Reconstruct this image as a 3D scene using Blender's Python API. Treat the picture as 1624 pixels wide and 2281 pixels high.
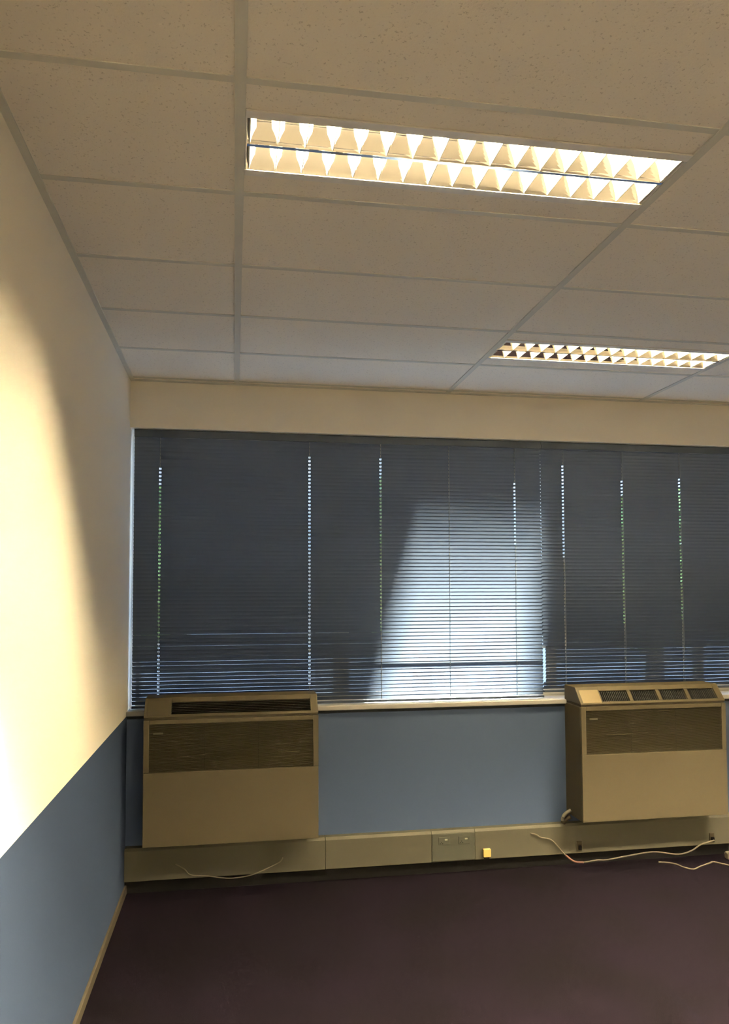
import bpy, bmesh, math, random
from mathutils import Matrix, Vector

random.seed(7)
for o in list(bpy.data.objects):
    bpy.data.objects.remove(o, do_unlink=True)
SC = bpy.context.scene
COL = SC.collection

# ------------------------------------------------------------------ camera
CAM = (0.5565, -4.2708, 1.5521)
YAW, PITCH, ROLL = 0.1713, 0.0500, -0.0038
F_PX, SH_X, SH_Y = 1718.0, 6.85, 98.6
cd = bpy.data.cameras.new('camera')
cam = bpy.data.objects.new('camera', cd)
COL.objects.link(cam)
fwd = Vector((math.sin(YAW) * math.cos(PITCH), math.cos(YAW) * math.cos(PITCH), math.sin(PITCH)))
r0 = Vector((math.cos(YAW), -math.sin(YAW), 0))
u0 = r0.cross(fwd)
rt = math.cos(ROLL) * r0 + math.sin(ROLL) * u0
up = -math.sin(ROLL) * r0 + math.cos(ROLL) * u0
m = Matrix((rt, up, -fwd)).transposed().to_4x4()
m.translation = CAM
cam.matrix_world = m
cd.sensor_fit = 'VERTICAL'
cd.sensor_height = 36.0
cd.lens = F_PX / 2281.0 * 36.0
cd.shift_x = -SH_X / 2281.0
cd.shift_y = SH_Y / 2281.0
cd.clip_start = 0.02
cd.clip_end = 200
SC.camera = cam

# ------------------------------------------------------------------ colour management, sky, sun
SC.view_settings.view_transform = 'Standard'
SC.view_settings.look = 'None'
SC.view_settings.gamma = 1.0
SC.view_settings.use_curve_mapping = False
SC.view_settings.exposure = 0.85

TUBE_POWER = 1150.0      # tubes of the light nearest the camera
TUBE_POWER_ADDED = 7500.0   # unseen added lights, boosted to lift the bounce light
TUBE_POWER_OLD = 950.0    # dimmer, yellowed tubes of the light by the window
SKY_POWER = 7.0
SUN_POWER = 540.0

w = bpy.data.worlds.new('sky')
SC.world = w
w.use_nodes = True
nt = w.node_tree
nt.nodes.clear()
wo = nt.nodes.new('ShaderNodeOutputWorld')
bg = nt.nodes.new('ShaderNodeBackground')
tc = nt.nodes.new('ShaderNodeTexCoord')
sp = nt.nodes.new('ShaderNodeSeparateXYZ')
rp = nt.nodes.new('ShaderNodeValToRGB')
rp.color_ramp.elements[0].position = 0.0
rp.color_ramp.elements[0].color = (0.75, 0.88, 1.0, 1)
rp.color_ramp.elements[1].position = 0.6
rp.color_ramp.elements[1].color = (0.24, 0.46, 1.0, 1)
nt.links.new(tc.outputs['Generated'], sp.inputs[0])
nt.links.new(sp.outputs['Z'], rp.inputs[0])
nt.links.new(rp.outputs[0], bg.inputs[0])
bg.inputs[1].default_value = SKY_POWER
nt.links.new(bg.outputs[0], wo.inputs[0])

sl = bpy.data.lights.new('sun', 'SUN')
sl.energy = SUN_POWER
sl.angle = math.radians(4.6)
sl.color = (1.0, 0.95, 0.88)
sun = bpy.data.objects.new('sun', sl)
COL.objects.link(sun)
sun_dir = Vector((-0.116, -1.0, -0.70)).normalized()
sun.rotation_euler = sun_dir.to_track_quat('-Z', 'Y').to_euler()
sun.location = (3, 8, 8)

# ------------------------------------------------------------------ dimensions
HC = 2.713          # ceiling
X1 = 0.5653         # first main tee
TW, TD = 1.2, 0.5   # ceiling module
R0 = 0.561          # first cross row, distance from the window wall
XR, YB = 4.9, -5.6  # right wall, wall behind the camera
ZHEAD = 2.459
ZSILL = 0.943


# ------------------------------------------------------------------ materials
def mat(name, color, rough=0.6, metal=0.0, noise=None, bump=None, spec=0.5):
    mt = bpy.data.materials.new(name)
    mt.use_nodes = True
    t = mt.node_tree
    b = t.nodes['Principled BSDF']
    b.inputs['Roughness'].default_value = rough
    b.inputs['Metallic'].default_value = metal
    b.inputs['Specular IOR Level'].default_value = spec
    c = (*color, 1)
    b.inputs['Base Color'].default_value = c
    co = t.nodes.new('ShaderNodeTexCoord')
    if noise:
        sc, amt, c2 = noise
        n = t.nodes.new('ShaderNodeTexNoise')
        n.inputs['Scale'].default_value = sc
        n.inputs['Detail'].default_value = 5
        t.links.new(co.outputs['Object'], n.inputs['Vector'])
        r = t.nodes.new('ShaderNodeValToRGB')
        r.color_ramp.elements[0].position = 0.5 - amt
        r.color_ramp.elements[1].position = 0.5 + amt
        r.color_ramp.elements[0].color = (*c2, 1)
        r.color_ramp.elements[1].color = c
        t.links.new(n.outputs['Fac'], r.inputs[0])
        t.links.new(r.outputs[0], b.inputs['Base Color'])
    if bump:
        sc, st = bump
        n = t.nodes.new('ShaderNodeTexNoise')
        n.inputs['Scale'].default_value = sc
        n.inputs['Detail'].default_value = 4
        t.links.new(co.outputs['Object'], n.inputs['Vector'])
        bp = t.nodes.new('ShaderNodeBump')
        bp.inputs['Strength'].default_value = st
        bp.inputs['Distance'].default_value = 0.002
        t.links.new(n.outputs['Fac'], bp.inputs['Height'])
        t.links.new(bp.outputs[0], b.inputs['Normal'])
    return mt


def emit(name, color, power):
    mt = bpy.data.materials.new(name)
    mt.use_nodes = True
    t = mt.node_tree
    t.nodes.clear()
    o = t.nodes.new('ShaderNodeOutputMaterial')
    e = t.nodes.new('ShaderNodeEmission')
    e.inputs[0].default_value = (*color, 1)
    e.inputs[1].default_value = power
    t.links.new(e.outputs[0], o.inputs[0])
    return mt


def glass_mat():
    mt = bpy.data.materials.new('window_glass')
    mt.use_nodes = True
    t = mt.node_tree
    t.nodes.clear()
    o = t.nodes.new('ShaderNodeOutputMaterial')
    mx = t.nodes.new('ShaderNodeMixShader')
    tr = t.nodes.new('ShaderNodeBsdfTransparent')
    tr.inputs[0].default_value = (0.86, 0.92, 0.93, 1)
    gl = t.nodes.new('ShaderNodeBsdfGlossy')
    gl.inputs['Roughness'].default_value = 0.02
    mx.inputs[0].default_value = 0.06
    t.links.new(tr.outputs[0], mx.inputs[1])
    t.links.new(gl.outputs[0], mx.inputs[2])
    t.links.new(mx.outputs[0], o.inputs[0])
    return mt


def tile_mat():
    """mineral fibre tile: off-white with fine dark pin holes and fissures"""
    mt = mat('ceiling_tile', (0.86, 0.815, 0.72), 0.95, spec=0.1)
    t = mt.node_tree
    b = t.nodes['Principled BSDF']
    co = t.nodes.new('ShaderNodeTexCoord')
    n = t.nodes.new('ShaderNodeTexNoise')
    n.inputs['Scale'].default_value = 150
    n.inputs['Detail'].default_value = 3
    t.links.new(co.outputs['Object'], n.inputs['Vector'])
    r = t.nodes.new('ShaderNodeValToRGB')
    r.color_ramp.elements[0].position = 0.30
    r.color_ramp.elements[0].color = (0.64, 0.60, 0.52, 1)
    r.color_ramp.elements[1].position = 0.38
    r.color_ramp.elements[1].color = (0.86, 0.815, 0.72, 1)
    t.links.new(n.outputs['Fac'], r.inputs[0])
    t.links.new(r.outputs[0], b.inputs['Base Color'])
    bp = t.nodes.new('ShaderNodeBump')
    bp.inputs['Strength'].default_value = 0.35
    bp.inputs['Distance'].default_value = 0.002
    t.links.new(n.outputs['Fac'], bp.inputs['Height'])
    t.links.new(bp.outputs[0], b.inputs['Normal'])
    return mt


M = {
    'cream_wall': mat('cream_wall_paint', (0.84, 0.80, 0.70), 0.6, bump=(220, 0.06), spec=0.3),
    'blue_wall': mat('blue_wall_paint', (0.027, 0.043, 0.088), 0.7, bump=(220, 0.06), spec=0.15),
    'tile': tile_mat(),
    'grid': mat('ceiling_grid_metal', (0.60, 0.60, 0.54), 0.5),
    'carpet': mat('dark_carpet', (0.0040, 0.0030, 0.0052), 1.0, noise=(2.2, 0.22, (0.0028, 0.0024, 0.0032)), bump=(700, 0.9), spec=0.0),
    'black': mat('black_rubber', (0.0025, 0.0025, 0.003), 0.9, spec=0.05),
    'sill': mat('sill_white', (0.24, 0.24, 0.25), 0.4),
    'dark_gap': mat('dark_gap', (0.006, 0.008, 0.012), 0.8, spec=0.1),
    'frame': mat('window_frame_aluminium', (0.30, 0.30, 0.29), 0.45, metal=0.3),
    'slat': mat('blind_slat_enamel', (0.024, 0.032, 0.052), 0.5, spec=0.1),
    'cord': mat('blind_cord', (0.10, 0.105, 0.11), 0.8),
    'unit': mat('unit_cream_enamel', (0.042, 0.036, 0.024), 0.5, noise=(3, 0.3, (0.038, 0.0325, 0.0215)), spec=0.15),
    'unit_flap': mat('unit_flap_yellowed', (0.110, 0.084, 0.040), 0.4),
    'grille': mat('grille_brown', (0.022, 0.018, 0.012), 0.6, spec=0.15),
    'grille_back': mat('grille_dark', (0.006, 0.0055, 0.005), 0.9, spec=0.05),
    'vane': mat('vane_dark_grey', (0.016, 0.017, 0.019), 0.6, spec=0.2),
    'plate': mat('badge_plate', (0.06, 0.055, 0.045), 0.5, metal=0.2),
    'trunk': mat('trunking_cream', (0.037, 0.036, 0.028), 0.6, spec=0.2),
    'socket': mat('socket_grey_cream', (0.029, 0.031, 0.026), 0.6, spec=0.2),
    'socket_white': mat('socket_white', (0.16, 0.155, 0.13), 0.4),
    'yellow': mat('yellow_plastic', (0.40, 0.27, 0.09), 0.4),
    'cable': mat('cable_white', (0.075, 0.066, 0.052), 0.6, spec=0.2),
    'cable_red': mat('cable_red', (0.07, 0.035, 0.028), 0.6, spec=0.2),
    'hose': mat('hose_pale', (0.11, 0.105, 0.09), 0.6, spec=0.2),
    'housing': mat('fixture_white', (0.80, 0.79, 0.76), 0.4),
    'reflector': mat('reflector_aluminium', (0.76, 0.74, 0.72), 0.08, metal=1.0),
    'blade': mat('blade_aluminium', (0.88, 0.86, 0.80), 0.38, metal=0.3),
    'tube': emit('tube_glow', (1.0, 0.79, 0.46), TUBE_POWER),
    'tube_old': emit('tube_glow_yellowed', (1.0, 0.76, 0.38), TUBE_POWER_OLD),
    'tube_rear': emit('tube_glow_new', (1.0, 0.79, 0.46), TUBE_POWER_ADDED),
    'tube_cap': mat('tube_cap', (0.6, 0.6, 0.6), 0.3, metal=0.8),
    'glass': glass_mat(),
    'concrete': mat('outside_concrete', (0.30, 0.30, 0.29), 0.9, noise=(4, 0.2, (0.24, 0.24, 0.23))),
    'paving': mat('outside_paving', (0.16, 0.16, 0.17), 0.9, noise=(3, 0.2, (0.12, 0.12, 0.13))),
    'render_paint': mat('building_pale_render', (0.50, 0.52, 0.54), 0.9, noise=(0.8, 0.2, (0.44, 0.46, 0.49))),
    'leaf': mat('tree_leaf', (0.14, 0.24, 0.06), 0.6, noise=(1.5, 0.2, (0.08, 0.15, 0.04))),
    'bark': mat('tree_bark', (0.12, 0.09, 0.06), 0.9, noise=(9, 0.2, (0.07, 0.05, 0.04))),
}


# thin enamelled slats let a trace of strong sun through
_t = M['slat'].node_tree
_tl = _t.nodes.new('ShaderNodeBsdfTranslucent')
_tl.inputs[0].default_value = (0.74, 0.85, 1.0, 1)
_mx = _t.nodes.new('ShaderNodeMixShader')
_mx.inputs[0].default_value = 0.0105
_out = [n for n in _t.nodes if n.type == 'OUTPUT_MATERIAL'][0]
_t.links.new(_t.nodes['Principled BSDF'].outputs[0], _mx.inputs[1])
_t.links.new(_tl.outputs[0], _mx.inputs[2])
_t.links.new(_mx.outputs[0], _out.inputs[0])


# ------------------------------------------------------------------ mesh helpers
def link(name, bm, material, parent=None, smooth=False, bevel=0.0):
    me = bpy.data.meshes.new(name)
    bmesh.ops.recalc_face_normals(bm, faces=bm.faces)
    bm.to_mesh(me)
    bm.free()
    for x in (material if isinstance(material, (list, tuple)) else [material]):
        me.materials.append(x)
    if smooth:
        for p in me.polygons:
            p.use_smooth = True
    o = bpy.data.objects.new(name, me)
    COL.objects.link(o)
    if parent:
        o.parent = parent
    if bevel:
        b = o.modifiers.new('bevel', 'BEVEL')
        b.width = bevel
        b.segments = 3
        b.limit_method = 'ANGLE'
    return o


def box(bm, x0, x1, y0, y1, z0, z1, mi=0):
    v = [bm.verts.new((x, y, z)) for x in (x0, x1) for y in (y0, y1) for z in (z0, z1)]
    for q in ((0, 1, 3, 2), (4, 6, 7, 5), (0, 4, 5, 1), (2, 3, 7, 6), (0, 2, 6, 4), (1, 5, 7, 3)):
        f = bm.faces.new([v[i] for i in q])
        f.material_index = mi


def boxobj(name, b, material, parent=None, bevel=0.0):
    bm = bmesh.new()
    box(bm, *b)
    return link(name, bm, material, parent, bevel=bevel)


def prism(bm, prof, x0, x1, mi=0):
    """profile of (y, z) extruded along x"""
    a = [bm.verts.new((x0, y, z)) for y, z in prof]
    b = [bm.verts.new((x1, y, z)) for y, z in prof]
    n = len(prof)
    for i in range(n):
        j = (i + 1) % n
        f = bm.faces.new((a[i], a[j], b[j], b[i]))
        f.material_index = mi
    bm.faces.new(a[::-1]).material_index = mi
    bm.faces.new(b).material_index = mi


def prism_y(bm, prof, y0, y1):
    """profile of (x, z) extruded along y"""
    a = [bm.verts.new((x, y0, z)) for x, z in prof]
    b = [bm.verts.new((x, y1, z)) for x, z in prof]
    n = len(prof)
    for i in range(n):
        j = (i + 1) % n
        bm.faces.new((a[i], a[j], b[j], b[i]))
    bm.faces.new(a[::-1])
    bm.faces.new(b)


def smooth_path(pts, sub=6):
    P = [Vector(p) for p in pts]
    P = [P[0] * 2 - P[1]] + P + [P[-1] * 2 - P[-2]]
    out = []
    for i in range(1, len(P) - 2):
        for k in range(sub):
            t = k / sub
            a, b, c, d = P[i - 1], P[i], P[i + 1], P[i + 2]
            out.append(0.5 * ((2 * b) + (c - a) * t + (2 * a - 5 * b + 4 * c - d) * t * t + (3 * b - a - 3 * c + d) * t ** 3))
    out.append(P[-2])
    return out


def tube(bm, pts, r, seg=8, sub=6):
    path = smooth_path(pts, sub) if sub > 1 else [Vector(p) for p in pts]
    rings = []
    for i, p in enumerate(path):
        d = (path[min(i + 1, len(path) - 1)] - path[max(i - 1, 0)])
        d = d.normalized() if d.length > 1e-9 else Vector((1, 0, 0))
        ref = Vector((0, 0, 1)) if abs(d.z) < 0.9 else Vector((1, 0, 0))
        s = d.cross(ref).normalized()
        t = s.cross(d)
        rr = r(i / max(1, len(path) - 1)) if callable(r) else r
        rings.append([bm.verts.new(p + rr * (math.cos(a) * s + math.sin(a) * t))
                      for a in [2 * math.pi * k / seg for k in range(seg)]])
    for a, b in zip(rings, rings[1:]):
        for k in range(seg):
            bm.faces.new((a[k], a[(k + 1) % seg], b[(k + 1) % seg], b[k]))
    bm.faces.new(rings[0][::-1])
    bm.faces.new(rings[-1])


def struct(o):
    o['kind'] = 'structure'
    return o


def tag(o, label, cat, group=None):
    o['label'] = label
    o['category'] = cat
    if group:
        o['group'] = group
    return o


def thing(name, loc, label, cat, group=None):
    o = bpy.data.objects.new(name, None)
    o.empty_display_size = 0.1
    COL.objects.link(o)
    o.location = loc
    return tag(o, label, cat, group)


def dup(root, loc, label):
    r = root.copy()
    COL.objects.link(r)
    r.location = loc
    r['label'] = label
    for ch in list(root.children):
        c = ch.copy()
        COL.objects.link(c)
        c.parent = r
        for g in list(ch.children):
            d = g.copy()
            COL.objects.link(d)
            d.parent = c
    return r


# ------------------------------------------------------------------ room shell
bm = bmesh.new()
box(bm, -0.15, XR + 0.15, YB - 0.15, 0.26, -0.12, 0.0)
struct(link('floor', bm, M['carpet']))

# left wall, cream above a painted blue dado
bm = bmesh.new()
box(bm, -0.15, 0, YB, 0.26, 0.917, HC + 0.3, 0)
box(bm, -0.15, 0, YB, 0.26, 0, 0.917, 1)
struct(link('wall_left', bm, [M['cream_wall'], M['blue_wall']]))
bm = bmesh.new()
box(bm, XR, XR + 0.15, YB, 0.26, 0, HC + 0.3, 0)
struct(link('wall_right', bm, [M['cream_wall'], M['blue_wall']]))
bm = bmesh.new()
box(bm, -0.15, XR + 0.15, YB - 0.15, YB, 0, HC + 0.3, 0)
struct(link('wall_front', bm, [M['cream_wall'], M['blue_wall']]))

# window wall: cream fascia above, blue apron below the sill with a gap whose shade is put into its colour
bm = bmesh.new()
box(bm, 0, XR, 0, 0.26, ZHEAD, HC + 0.3, 0)
box(bm, 0, XR, 0, 0.26, 0, 0.899, 1)
struct(link('wall_back', bm, [M['cream_wall'], M['blue_wall']]))
bm = bmesh.new()
box(bm, 0, XR, 0.012, 0.26, 0.899, 0.917, 0)
struct(link('trim_1', bm, M['dark_gap']))
bm = bmesh.new()
box(bm, 0, XR, -0.022, 0.26, 0.917, ZSILL, 0)
struct(link('trim_2', bm, M['sill'], bevel=0.004))
struct(boxobj('baseboard_back', (0, XR, -0.012, 0, 0, 0.085), M['black']))
struct(boxobj('baseboard_left', (0, 0.012, YB, -0.012, 0, 0.045), mat('baseboard_oak', (0.05, 0.043, 0.032), 0.6, spec=0.2), bevel=0.003))
struct(boxobj('baseboard_right', (XR - 0.012, XR, YB, -0.012, 0, 0.045), M['trunk']))
struct(boxobj('baseboard_front', (0.012, XR - 0.012, YB, YB + 0.012, 0, 0.045), M['trunk']))

# ceiling tiles; cells that carry a light are cut around the fixture
FIX = [(0, 3), (1, 0)]                       # (column, row) of the fixtures in view
FIX_ADDED = [(0, 6), (0, 9), (2, 3), (2, 9)]      # unseen fixtures added to brighten ceiling and walls
ALLF = FIX + FIX_ADDED
FW = 0.145                                   # half width of a fixture
xs = [X1 + TW * k for k in range(-1, 6)]
ys = [-R0 - TD * k for k in range(-2, 14)]
bm = bmesh.new()
Zt = HC + 0.004
g = 0.008
for i in range(len(xs) - 1):
    for j in range(len(ys) - 1):
        a, b = max(xs[i], 0), min(xs[i + 1], XR)
        c, d = max(ys[j + 1], YB), min(ys[j], 0)
        if b - a < 0.02 or d - c < 0.02:
            continue
        a += g; b -= g; c += g; d -= g
        if (i - 1, j - 2) in ALLF:
            yc = (ys[j] + ys[j + 1]) / 2
            box(bm, a, b, yc + FW, d, Zt, Zt + 0.016)
            box(bm, a, b, c, yc - FW, Zt, Zt + 0.016)
        else:
            box(bm, a, b, c, d, Zt, Zt + 0.016)
struct(link('ceiling', bm, M['tile']))
# plenum slab above the tiles
struct(boxobj('trim_3', (-0.15, XR + 0.15, YB - 0.15, 0.26, HC + 0.3, HC + 0.42), M['concrete']))
# exposed tee grid and wall angle
bm = bmesh.new()
for x in xs:
    if 0.03 < x < XR:
        box(bm, x - 0.013, x + 0.013, YB, 0, HC, HC + 0.030)
for y in ys:
    if YB < y < -0.02:
        for i in range(len(xs) - 1):
            a, b = max(xs[i] + 0.013, 0), min(xs[i + 1] - 0.013, XR)
            box(bm, a, b, y - 0.011, y + 0.011, HC + 0.0015, HC + 0.030)
struct(link('trim_4', bm, M['grid']))
bm = bmesh.new()
box(bm, 0, XR, -0.024, 0, HC - 0.002, HC + 0.022)
box(bm, 0, 0.022, YB, -0.024, HC - 0.002, HC + 0.022)
box(bm, XR - 0.022, XR, YB, -0.024, HC - 0.002, HC + 0.022)
box(bm, 0.022, XR - 0.022, YB, YB + 0.024, HC - 0.002, HC + 0.022)
struct(link('trim_5', bm, M['grid']))

# ------------------------------------------------------------------ windows
MULL = [0.025, 1.165, 2.455, 3.43, 4.87]
for k in range(4):
    a, b = MULL[k], MULL[k + 1]
    root = struct(bpy.data.objects.new('window_%d' % (k + 1), None))
    COL.objects.link(root)
    root.location = (0, 0, 0)
    bm = bmesh.new()
    y0, y1 = 0.15, 0.20
    wl, wr = (0.045 if k in (1,) else 0.02), (0.045 if k == 0 else 0.025)
    box(bm, a, a + wl, y0, y1, ZSILL, ZHEAD)
    box(bm, b - wr, b, y0, y1, ZSILL, ZHEAD)
    box(bm, a + wl, b - wr, y0, y1, ZSILL, ZSILL + 0.045)
    box(bm, a + wl, b - wr, y0, y1, ZHEAD - 0.05, ZHEAD)
    box(bm, a + wl, b - wr, 0.166, 0.184, 1.226, 1.240)
    link('window_frame', bm, M['frame'], root)
    bm = bmesh.new()
    box(bm, a + wl, b - wr, 0.172, 0.178, ZSILL + 0.045, 1.226)
    box(bm, a + wl, b - wr, 0.172, 0.178, 1.240, ZHEAD - 0.05)
    link('pane', bm, M['glass'], root)

# ------------------------------------------------------------------ venetian blinds
SW, PITCHZ, CROWN = 0.0255, 0.0208, 0.0016


def blind(xa, xb, holes, ladders, tilt_deg, label, bends=(), loc_y=0.05, z0=0.956, seed=1, notch=None):
    rnd = random.Random(seed)
    root = thing('venetian_blind', (xa, loc_y, ZHEAD), label, 'blind', 'venetian blinds across the window wall')
    W = xb - xa
    ztop = 2.425
    n = int((ztop - z0) / PITCHZ)
    bm = bmesh.new()
    hw = 0.0055
    xb_ = sorted(set([0, W] + [h[0] - hw for h in holes] + [h[0] + hw for h in holes] +
                     [W * k / 14 for k in range(15)] + [v for q in bends for v in (q[1], q[1] + .01, q[2] - .05, q[2])]))
    xb_ = [x for x in xb_ if 0 <= x <= W]
    ts = [-0.5, -0.35, -0.19, 0.19, 0.35, 0.5]
    for s in range(n):
        z = z0 + 0.010 + (s + 0.5) * PITCHZ - ZHEAD
        base = math.radians(tilt_deg[1] + (tilt_deg[0] - tilt_deg[1]) * (s / n) ** 0.8 + rnd.gauss(0, 0.5))
        drift = rnd.gauss(0, 0.35)
        zj = rnd.gauss(0, 0.0002)
        grid = []
        for x0_ in xb_:
            x = max(x0_, notch[2]) if notch and notch[0] < z + ZHEAD < notch[1] else x0_
            th = base + math.radians(drift * (x / W - 0.5))
            dz = zj
            for (zb, b0, b1, dt) in bends:
                if abs(z + ZHEAD - zb) < PITCHZ * 0.5 and b0 <= x <= b1:
                    th += math.radians(dt) * (1 - (x - b0) / (b1 - b0)) ** 0.5
            row = []
            for t in ts:
                cr = CROWN * (1 - 4 * t * t)
                # room edge up (t=-0.5), outside edge down; crown faces outside and up
                yy = t * SW * math.cos(th) + cr * math.sin(th)
                zz = -t * SW * math.sin(th) + cr * math.cos(th)
                row.append(bm.verts.new((x, yy, z + dz + zz)))
            grid.append(row)
        for i in range(len(xb_) - 1):
            xm = (xb_[i] + xb_[i + 1]) / 2
            hole = any(abs(xm - h) < hw and zl < z + ZHEAD < zh for h, zl, zh in holes)
            for j in range(5):
                if hole and j == 2:
                    continue
                bm.faces.new((grid[i][j], grid[i + 1][j], grid[i + 1][j + 1], grid[i][j + 1]))
    link('slats', bm, M['slat'], root, smooth=True)
    zr = z0 - ZHEAD
    boxobj('bottom_rail', (0, W, -0.013, 0.013, zr - 0.008, zr + 0.005), M['slat'], root, bevel=0.002)
    boxobj('headrail', (0, W, -0.016, 0.018, 2.416 - ZHEAD, -0.001), M['slat'], root, bevel=0.002)
    for h in ladders:
        bm = bmesh.new()
        tube(bm, [(h, -0.0138, zr), (h, -0.0138, 2.43 - ZHEAD)], 0.0007, 5, 1)
        tube(bm, [(h, 0.0138, zr), (h, 0.0138, 2.43 - ZHEAD)], 0.0007, 5, 1)
        tube(bm, [(h, 0.0, zr), (h, 0.0, 2.43 - ZHEAD)], 0.0013, 6, 1)
        link('ladder_cord', bm, M['cord'], root)
    return root


BX0, BX1 = 0.018, 2.3493
blind(BX0, BX1, [(0.155 - BX0, 0.97, 2.26), (0.973 - BX0, 1.05, 2.34), (1.381 - BX0, 1.32, 2.34), (2.187 - BX0, 1.84, 2.22)],
      [0.155 - BX0, 0.973 - BX0, 1.381 - BX0, 1.785 - BX0, 2.187 - BX0], (66.0, 55.5),
      'dark venetian blind starting at the left wall, with the bright daylight patch',
      bends=[(2.304, 0.147, 0.46, 50)], seed=3)
BX2, BX3 = 2.350, 4.87
blind(BX2, BX3, [(2.49 - BX2, 1.52, 2.32), (2.87 - BX2, 1.36, 2.24), (3.251 - BX2, 1.38, 2.26), (3.632 - BX2, 1.3, 2.3), (4.013 - BX2, 1.3, 2.3), (4.4 - BX2, 1.3, 2.3)],
      [2.49 - BX2, 2.87 - BX2, 3.251 - BX2, 3.632 - BX2, 4.013 - BX2, 4.4 - BX2], (66.0, 55.5),
      'dark venetian blind behind the right wall unit, running out of the frame',
      bends=[(1.113, 0.0, 0.7, -9)], seed=9, z0=0.985, notch=(1.03, 1.24, 0.016))

# ------------------------------------------------------------------ recessed louvre lights
def fixture(col, row, label):
    xa, xb = X1 + TW * col + 0.0135, X1 + TW * (col + 1) - 0.0135
    yc = -R0 - TD * (row + 0.5)
    L = xb - xa
    root = thing('ceiling_light', (xa, yc, HC), label, 'ceiling light', 'recessed louvre lights in the ceiling')
    OW = 0.116                      # half width of the lit opening
    EX = 0.004
    # housing: shell above the ceiling
    bm = bmesh.new()
    th = 0.004
    box(bm, 0, L, -FW + 0.002, FW - 0.002, 0.100, 0.104)
    box(bm, 0, L, -FW + 0.002, -FW + 0.006, 0.003, 0.100)
    box(bm, 0, L, FW - 0.006, FW - 0.002, 0.003, 0.100)
    box(bm, 0, th, -FW + 0.006, FW - 0.006, 0.003, 0.100)
    box(bm, L - th, L, -FW + 0.006, FW - 0.006, 0.003, 0.100)
    link('housing', bm, M['housing'], root)
    # flange ring at ceiling level
    bm = bmesh.new()
    box(bm, 0, L, OW, FW, -0.001, 0.0028)
    box(bm, 0, L, -FW, -OW, -0.001, 0.0028)
    link('flange', bm, M['housing'], root, bevel=0.0008)
    # side and spine reflectors (curved sheets with thickness)
    def sheet(y0, y1, s):
        prof = []
        for k in range(7):
            t = k / 6
            prof.append((y0 + (y1 - y0) * t ** 1.25, 0.001 + 0.060 * t))
        back = [(y + s * 0.0012, z) for y, z in prof[::-1]]
        return prof + back
    bm = bmesh.new()
    prism(bm, sheet(OW, OW - 0.034, 1), 0.0045, L - 0.0045)
    prism(bm, sheet(-OW, -OW + 0.034, -1), 0.0045, L - 0.0045)
    prism(bm, sheet(0.004, 0.034, -1), 0.0045, L - 0.0045)
    prism(bm, sheet(-0.004, -0.034, 1), 0.0045, L - 0.0045)
    prism(bm, [(-0.0052, 0.0005), (0.0052, 0.0005), (0.0052, 0.002), (-0.0052, 0.002)], 0.0045, L - 0.0045)
    link('reflector', bm, M['reflector'], root, smooth=False)
    # V-section cross blades
    bm = bmesh.new()
    n = 16
    for k in range(0, n + 1):
        x = EX + 0.008 + (L - 2 * EX - 0.016) * k / n
        for (ya, yb) in ((0.007, OW - 0.002), (-OW + 0.002, -0.007)):
            prof = []
            for q in range(5):
                t = q / 4
                prof.append((x + 0.0012 + 0.0145 * t ** 1.7, 0.003 + 0.034 * t))
            pr2 = [(2 * x - a, z) for a, z in prof[::-1]]
            pp = [(min(max(a, 0.005), L - 0.005), z) for a, z in prof + pr2]
            prism_y(bm, pp, ya, yb)
    link('louvre_blades', bm, M['blade'], root)
    # tubes with caps
    for s in (-1, 1):
        bm = bmesh.new()
        tube(bm, [(0.045, s * 0.060, 0.067), (L - 0.045, s * 0.060, 0.067)], 0.0125, 14, 1)
        t = link('tube', bm, M['tube'], root, smooth=True)
        for (a, b) in ((0.012, 0.045), (L - 0.045, L - 0.012)):
            bm = bmesh.new()
            tube(bm, [(a, s * 0.060, 0.067), (b, s * 0.060, 0.067)], 0.0132, 14, 1)
            link('tube_cap', bm, M['tube_cap'], t)
    return root


fx = fixture(0, 3, 'large recessed louvre light nearest the camera in the upper part of the ceiling')
def fixture_copy(col, row, label, tube_mat=None):
    r = dup(fx, (X1 + TW * col + 0.0135, -R0 - TD * (row + 0.5), HC), label)
    if tube_mat:
        for ch in r.children:
            if ch.name.split('.')[0] == 'tube':
                ch.material_slots[0].link = 'OBJECT'
                ch.material_slots[0].material = M[tube_mat]
    return r
fixture_copy(1, 0, 'recessed louvre light close to the window wall, above the right blind', 'tube_old')
ADDED_LABELS = ['recessed louvre light beside the camera in the first tile column',
              'recessed louvre light behind the camera next to the left wall',
              'recessed louvre light in the third tile column outside the right of the frame',
              'recessed louvre light behind the camera near the right wall']
for (c, r), lb in zip(FIX_ADDED, ADDED_LABELS):
    fixture_copy(c, r, lb, 'tube_rear')

# ------------------------------------------------------------------ wall units under the window
UW, UD = 0.884, 0.220


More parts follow.
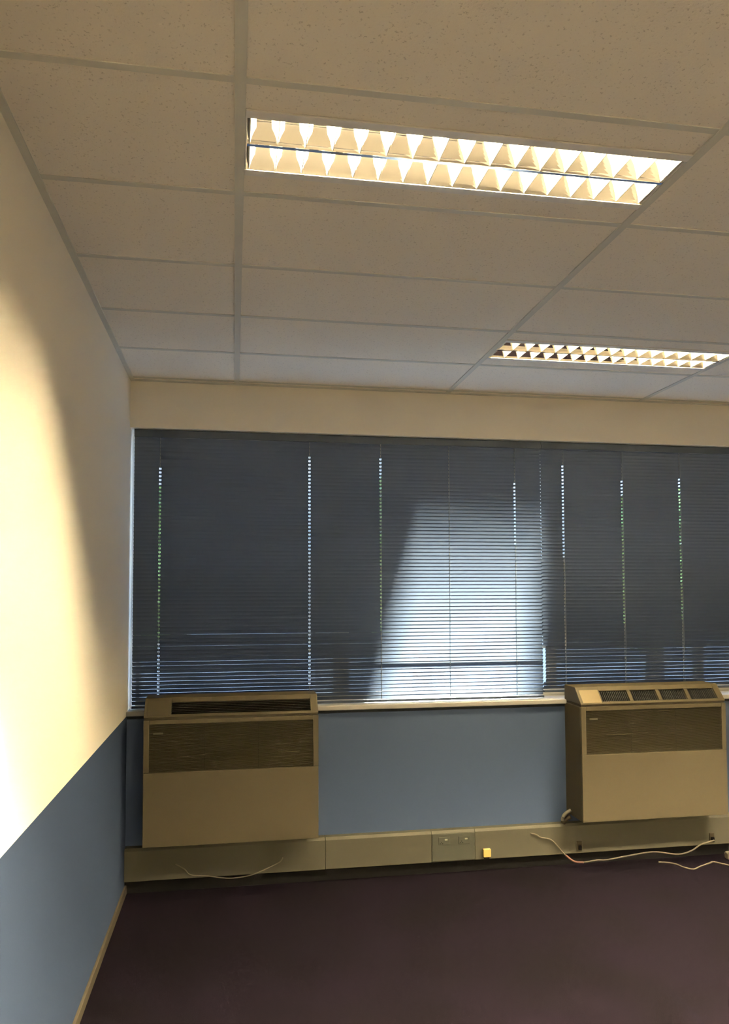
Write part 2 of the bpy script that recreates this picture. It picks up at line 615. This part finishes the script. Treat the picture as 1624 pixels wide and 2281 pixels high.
def wall_unit(x, style, label):
    root = thing('fan_coil_unit', (x, 0, 0.293), label, 'air conditioner', 'cream wall units under the window')
    zs, zt = 0.937 - 0.293, 1.026 - 0.293      # seam, top
    ys_, yt = -0.214, -0.140                   # slope foot, slope head
    # lower body: open box with a raised front frame around the grille
    gx0, gx1, gz0, gz1 = 0.028, UW - 0.028, 0.662 - 0.293, 0.903 - 0.293
    bm = bmesh.new()
    box(bm, 0, UW, -UD + 0.016, 0, 0, zs - 0.012)
    body = link('cabinet', bm, M['unit'], root, bevel=0.004)
    bm = bmesh.new()
    box(bm, 0, UW, -UD, -UD + 0.0155, 0, gz0)
    link('front_panel', bm, M['unit'], root, bevel=0.003)
    bm = bmesh.new()
    box(bm, 0, gx0, -UD, -UD + 0.0155, gz0 + 0.0005, zs - 0.012)
    box(bm, gx1, UW, -UD, -UD + 0.0155, gz0 + 0.0005, zs - 0.012)
    box(bm, gx0, gx1, -UD, -UD + 0.0155, gz1, zs - 0.012)
    fr = link('grille_frame', bm, M['unit'], root, bevel=0.002)
    # intake grille: fine horizontal bars in front of a dark sheet
    bm = bmesh.new()
    box(bm, gx0, gx1, -UD + 0.013, -UD + 0.0158, gz0, gz1, 1)
    n = 40
    for k in range(n):
        z = gz0 + (gz1 - gz0) * (k + 0.5) / n
        prism(bm, [(-UD + 0.002, z - 0.0013), (-UD + 0.0125, z + 0.0004), (-UD + 0.0125, z + 0.0022), (-UD + 0.002, z + 0.0006)], gx0, gx1, 0)
    for fr_ in (0.33, 0.66):
        xx = gx0 + (gx1 - gx0) * fr_
        box(bm, xx - 0.002, xx + 0.002, -UD + 0.009, -UD + 0.0128, gz0, gz1, 1)
    gr = link('intake_grille', bm, [M['grille'], M['grille_back']], root)
    boxobj('badge', (gx0 + 0.020, gx0 + 0.068, -UD - 0.0006, -UD + 0.003, gz1 - 0.050, gz1 - 0.042), M['plate'], gr)
    # pale strip added in place of a lamp glint on the grille
    a, b, zz = ((0.675, 0.786, 0.7435 - 0.293) if style == 'bars' else (0.150, 0.308, 0.768 - 0.293))
    bm = bmesh.new()
    prism(bm, [(-UD - 0.0008, zz - 0.0012), (-UD + 0.004, zz + 0.0004), (-UD + 0.004, zz + 0.0018), (-UD - 0.0008, zz + 0.0012)], a, b)
    link('lifted_bar', bm, M['unit'], gr)
    # groove
    boxobj('seam_strip', (0.003, UW - 0.003, -UD + 0.012, -0.002, zs - 0.0115, zs - 0.0005), M['grille'], root)
    # top hood: profile with a sloped face; the outlet is cut as a real recess
    ox0, ox1 = 0.134, 0.846
    def on_slope(t, off=0.0):
        y = ys_ + (yt - ys_) * t
        z = zs + 0.006 + (zt - zs - 0.006) * t
        nx = Vector((-(zt - zs - 0.006), (yt - ys_))).normalized()   # outward normal (y,z)
        return (y + nx[0] * off, z + nx[1] * off)
    prof_full = [(ys_ - 0.004, zs), (ys_, zs + 0.006), (yt, zt), (0, zt), (0, zs)]
    t0, t1, dp = 0.10, 0.74, -0.035
    prof_cut = [(ys_ - 0.004, zs), (ys_, zs + 0.006), on_slope(t0), on_slope(t0, dp), on_slope(t1, dp), on_slope(t1), (yt, zt), (0, zt), (0, zs)]
    bm = bmesh.new()
    prism(bm, prof_full, 0, ox0)
    prism(bm, prof_full, ox1, UW)
    prism(bm, prof_cut, ox0, ox1)
    bmesh.ops.remove_doubles(bm, verts=bm.verts, dist=1e-5)
    hood = link('top_hood', bm, M['unit'], root, bevel=0.003)
    # dark lining and vanes of the outlet
    bm = bmesh.new()
    prism(bm, [on_slope(t0 + 0.01, dp + 0.001), on_slope(t0 + 0.01, dp + 0.004), on_slope(t1 - 0.01, dp + 0.004), on_slope(t1 - 0.01, dp + 0.001)], ox0 + 0.001, ox1 - 0.001)
    link('outlet_lining', bm, M['grille_back'], hood)
    bm = bmesh.new()
    if style == 'bars':
        for k in range(7):
            t = t0 + (t1 - t0) * (k + 0.5) / 7
            p = [on_slope(t, -0.001), on_slope(t + 0.03, -0.014), on_slope(t + 0.05, -0.014), on_slope(t + 0.02, -0.001)]
            prism(bm, p, ox0 + 0.001, ox1 - 0.001)
    else:
        nv = 64
        for k in range(nv):
            x = ox0 + (ox1 - ox0) * (k + 0.5) / nv
            p = [on_slope(t0 + 0.01, -0.006), on_slope(t1 - 0.01, -0.006), on_slope(t1 - 0.01, -0.024), on_slope(t0 + 0.01, -0.024)]
            prism(bm, p, x - 0.001, x + 0.001)
    link('outlet_vanes', bm, M['grille_back'] if style == 'bars' else M['vane'], hood)
    if style != 'bars':
        for k in range(3):
            x = ox0 + (ox1 - ox0) * (k + 1) / 4
            bm = bmesh.new()
            prism(bm, [on_slope(t0, 0.0), on_slope(t1, 0.0), on_slope(t1, -0.020), on_slope(t0, -0.020)], x - 0.010, x + 0.010)
            link('outlet_divider', bm, M['unit'], hood)
    # control flap on the left of the slope
    bm = bmesh.new()
    prism(bm, [on_slope(0.02, 0.0018), on_slope(0.80, 0.0018), on_slope(0.80, -0.002), on_slope(0.02, -0.002)], 0.016, ox0 - 0.006)
    fl = link('control_flap', bm, M['unit_flap'] if style != 'bars' else M['unit'], root, bevel=0.001)
    return root


wall_unit(0.110, 'bars', 'cream wall unit in the left corner with one undivided dark outlet on top')
wall_unit(2.457, 'cells', 'cream wall unit at the right, its outlet in four sections beside a yellowed flap')

# ------------------------------------------------------------------ dado trunking
TB, TT, TY = 0.0725, 0.2405, -0.050
def trunk_piece(x0, x1, label):
    bm = bmesh.new()
    prism(bm, [(0, TB), (TY, TB), (TY, TT - 0.014), (TY + 0.010, TT), (0, TT)], x0, x1)
    o = link('cable_trunking', bm, M['trunk'], None, bevel=0.0015)
    return tag(o, label, 'trunking', 'lengths of cream cable trunking')
trunk_piece(0.002, 1.0485, 'cream cable trunking length beneath the left wall unit')
trunk_piece(1.0505, 1.6400, 'cream cable trunking length between the left wall unit and the socket panel')
trunk_piece(1.6415, 1.8890, 'short cream trunking length behind the twin socket panel')
trunk_piece(1.8905, 3.9, 'cream cable trunking length from the socket panel to beneath the right wall unit')
trunk_piece(3.902, XR - 0.002, 'cream cable trunking length out of the frame at the right')

sp_ = thing('socket_panel', (1.641, TY, 0.15), 'greyish socket panel with two outlets set in the trunking below the blue wall', 'socket')
boxobj('faceplate', (0.002, 0.246, -0.004, -0.0002, -0.072, 0.074), M['socket'], sp_, bevel=0.0015)
for x in (0.070, 0.185):
    bm = bmesh.new()
    box(bm, x - 0.032, x + 0.032, -0.0075, -0.0041, 0.016, 0.058)
    o = link('outlet', bm, M['socket'], sp_, bevel=0.0015)
    bm = bmesh.new()
    box(bm, x + 0.002, x + 0.018, -0.0105, -0.0076, 0.040, 0.048)
    link('switch', bm, M['socket_white'], o, bevel=0.001)
    bm = bmesh.new()
    for dx, dz in ((-0.016, 0.030), (-0.022, 0.022), (-0.010, 0.022)):
        box(bm, x + dx - 0.003, x + dx + 0.003, -0.0082, -0.0076, dz, dz + 0.004)
    link('pin_holes', bm, M['black'], o)

yb = thing('cable_outlet', (1.955, TY, 0.108), 'small yellow outlet box low on the trunking, right of the socket panel', 'outlet')
boxobj('box', (-0.022, 0.022, -0.020, -0.0003, -0.020, 0.024), M['yellow'], yb, bevel=0.004)
boxobj('gland', (-0.014, 0.014, -0.014, -0.0003, -0.032, -0.0205), M['black'], yb, bevel=0.002)  # black strip stands in for the shadow under the box

# small dark sockets in the trunking under the right unit
for x, lb in ((2.509, 'small dark cable entry on the trunking under the right unit, left of two'),
              (3.342, 'small dark cable entry on the trunking under the right unit, right of two')):
    r = thing('cable_entry', (x, TY, 0.112), lb, 'cable entry', 'dark cable entries under the right wall unit')
    boxobj('plate', (-0.016, 0.016, -0.006, -0.0003, -0.028, 0.028), M['grille'], r, bevel=0.002)
    boxobj('plug', (-0.008, 0.008, -0.020, -0.0065, -0.018, 0.006), M['black'], r, bevel=0.002)

# ------------------------------------------------------------------ cables, hose
def cable(name, pts, r, material, label, cat='cable'):
    bm = bmesh.new()
    tube(bm, pts, r, 8, 8)
    return tag(link(name, bm, material, None, smooth=True), label, cat)
cable('cable', [(0.262, -0.0525, 0.150), (0.308, -0.080, 0.131), (0.342, -0.10, 0.106), (0.422, -0.10, 0.096), (0.491, -0.10, 0.083), (0.56, -0.10, 0.076), (0.653, -0.10, 0.086), (0.723, -0.09, 0.107), (0.798, -0.07, 0.131), (0.82, -0.0520, 0.15)],
      0.0028, M['cable'], 'thin pale cable sagging beneath the left wall unit')
cable('cable', [(2.216, -0.053, 0.201), (2.248, -0.057, 0.193), (2.275, -0.060, 0.176), (2.315, -0.060, 0.168), (2.347, -0.060, 0.151), (2.382, -0.064, 0.112), (2.409, -0.085, 0.078)],
      0.0032, M['cable'], 'short white cable looping down the trunking left of the right wall unit')
cable('cable', [(2.409, -0.09, 0.079), (2.444, -0.10, 0.051), (2.475, -0.10, 0.040), (2.511, -0.10, 0.036)],
      0.0055, M['cable_red'], 'short reddish cable lead dropping to the floor by the right wall unit')
cable('cable', [(2.515, -0.10, 0.037), (2.593, -0.10, 0.044), (2.661, -0.10, 0.043), (2.785, -0.10, 0.057), (2.938, -0.10, 0.069), (3.093, -0.10, 0.047), (3.178, -0.10, 0.062), (3.236, -0.10, 0.092), (3.290, -0.09, 0.101), (3.342, -0.074, 0.104)],
      0.0040, M['cable'], 'long white cable hanging low under the right wall unit')
cable('cable', [(2.98, -0.085, 0.0045), (3.031, -0.106, 0.0045), (3.061, -0.140, 0.0045), (3.075, -0.190, 0.0045), (3.110, -0.226, 0.0045), (3.174, -0.192, 0.0045), (3.255, -0.155, 0.0045), (3.293, -0.139, 0.0045), (3.325, -0.182, 0.0045), (3.37, -0.214, 0.0045), (3.46, -0.20, 0.0045), (3.6, -0.12, 0.0045)],
      0.0042, M['cable'], 'white cable curling over the dark carpet at the right edge')
pl = thing('plug', (3.43, -0.10, 0), 'pale plug on the floor at the right edge of the frame', 'plug')
boxobj('plug_body', (-0.03, 0.03, -0.02, 0.02, 0.0, 0.042), M['cable'], pl, bevel=0.010)
bm = bmesh.new()
for dx in (-0.012, 0.012):
    box(bm, dx - 0.003, dx + 0.003, 0.0205, 0.036, 0.018, 0.026)
link('pin', bm, M['tube_cap'], pl)
bm = bmesh.new()
tube(bm, [(2.410, -0.052, 0.262), (2.412, -0.056, 0.280), (2.424, -0.060, 0.300), (2.444, -0.064, 0.315), (2.4555, -0.066, 0.322)], 0.010, 10, 6)
hz = link('drain_hose', bm, M['hose'], None, smooth=True)
tag(hz, 'short pale hose elbow at the lower left corner of the right wall unit', 'hose')
bm = bmesh.new()
tube(bm, [(2.416, -0.040, 0.244), (2.428, -0.045, 0.262), (2.442, -0.052, 0.274), (2.456, -0.058, 0.283)], 0.014, 10, 6)
hz2 = link('pipe_sleeve', bm, M['grille'], None, smooth=True)
tag(hz2, 'dark pipe sleeve on the trunking edge beside the right wall unit', 'pipe')

# ------------------------------------------------------------------ outdoors, seen only through the slats
bm = bmesh.new()
box(bm, -25, 30, 0.26, 45, -0.5, -0.4)
struct(link('ground', bm, M['paving']))
def added_canopy(x0, x1, label):  # slabs added outdoors to shape the sun patch on the blind
    r = thing('canopy', ((x0 + x1) / 2, 0.3, 2.9), label, 'canopy', 'concrete canopies outside the windows')
    h = (x1 - x0) / 2
    boxobj('slab', (-h, h, -0.04, 3.5, 0.10, 0.26), M['concrete'], r)
    for s in (-1, 1):
        boxobj('post', (s * (h - 0.3) - 0.08, s * (h - 0.3) + 0.08, 3.2, 3.36, -3.3, 0.0995), M['concrete'], r)
added_canopy(-5.0, 1.76, 'concrete canopy outside above the left window')
added_canopy(2.576, 8.5, 'concrete canopy outside above the right window')



def tree(x, y, h, seed, label):
    rnd = random.Random(seed)
    r = thing('tree', (x, y, -0.4), label, 'tree', 'trees outside beyond the paving')
    bm = bmesh.new()
    tube(bm, [(0, 0, 0), (0.05, 0.03, h * 0.35), (-0.04, 0.0, h * 0.6), (0.02, 0.05, h * 0.85)], lambda t: 0.16 * (1 - 0.75 * t), 10, 5)
    for k in range(7):
        a = rnd.uniform(0, 6.28)
        z = h * rnd.uniform(0.35, 0.7)
        l = h * rnd.uniform(0.15, 0.28)
        tube(bm, [(0, 0, z), (math.cos(a) * l * .5, math.sin(a) * l * .5, z + l * .4), (math.cos(a) * l, math.sin(a) * l, z + l * .7)], lambda t: 0.05 * (1 - 0.7 * t), 6, 3)
    link('trunk', bm, M['bark'], r, smooth=True)
    bm = bmesh.new()
    for k in range(3200):
        u, v, ww = rnd.gauss(0, 1), rnd.gauss(0, 1), rnd.gauss(0, 1)
        q = Vector((u, v, ww)).normalized() * rnd.uniform(0.45, 1.0) ** 0.5
        c = Vector((q.x * h * 0.30, q.y * h * 0.30, h * 0.66 + q.z * h * 0.34))
        n = Vector((rnd.gauss(0, 1), rnd.gauss(0, 1), rnd.gauss(0, 1))).normalized()
        s = n.orthogonal().normalized()
        t = n.cross(s)
        L, Wd = rnd.uniform(0.09, 0.16), rnd.uniform(0.035, 0.06)
        bm.faces.new([bm.verts.new(c + s * L), bm.verts.new(c + t * Wd + n * 0.01), bm.verts.new(c - s * L), bm.verts.new(c - t * Wd + n * 0.01)])
    link('foliage', bm, M['leaf'], r)


bd = thing('building', (2.0, 8.0, -0.4), 'pale low building outside across the yard, seen in slivers through the blinds', 'building')  # added to shade the yard and cut sunlit ground bounce
boxobj('wall', (-16, 16, 0, 5, 0, 4.7), M['render_paint'], bd)
boxobj('parapet', (-16.1, 16.1, -0.08, 5.1, 4.7, 4.95), M['concrete'], bd)
rf = boxobj('roof_screen', (-9, 9, 2.0, 2.25, 9.08, 11.2), M['concrete'], bd)  # unseen screen added to shade the top of the sun patch
for x in (-8.0, 8.0):
    boxobj('screen_post', (x - 0.15, x + 0.15, 2.0, 2.25, 4.7, 9.0795), M['concrete'], rf)
for k in range(9):
    xw = -13.5 + 3.3 * k
    wf = boxobj('window', (xw, xw + 1.5, -0.03, 0.0, 1.2, 2.6), M['frame'], bd)
    boxobj('pane', (xw + 0.06, xw + 1.44, -0.036, -0.031, 1.26, 2.54), M['black'], wf)
tree(-1.0, 6.3, 3.6, 1, 'leafy tree outside, leftmost beyond the blinds')
tree(3.2, 6.6, 3.9, 2, 'leafy tree outside, tallest beyond the blinds')
tree(6.6, 6.2, 3.5, 3, 'leafy tree outside, rightmost beyond the blinds')
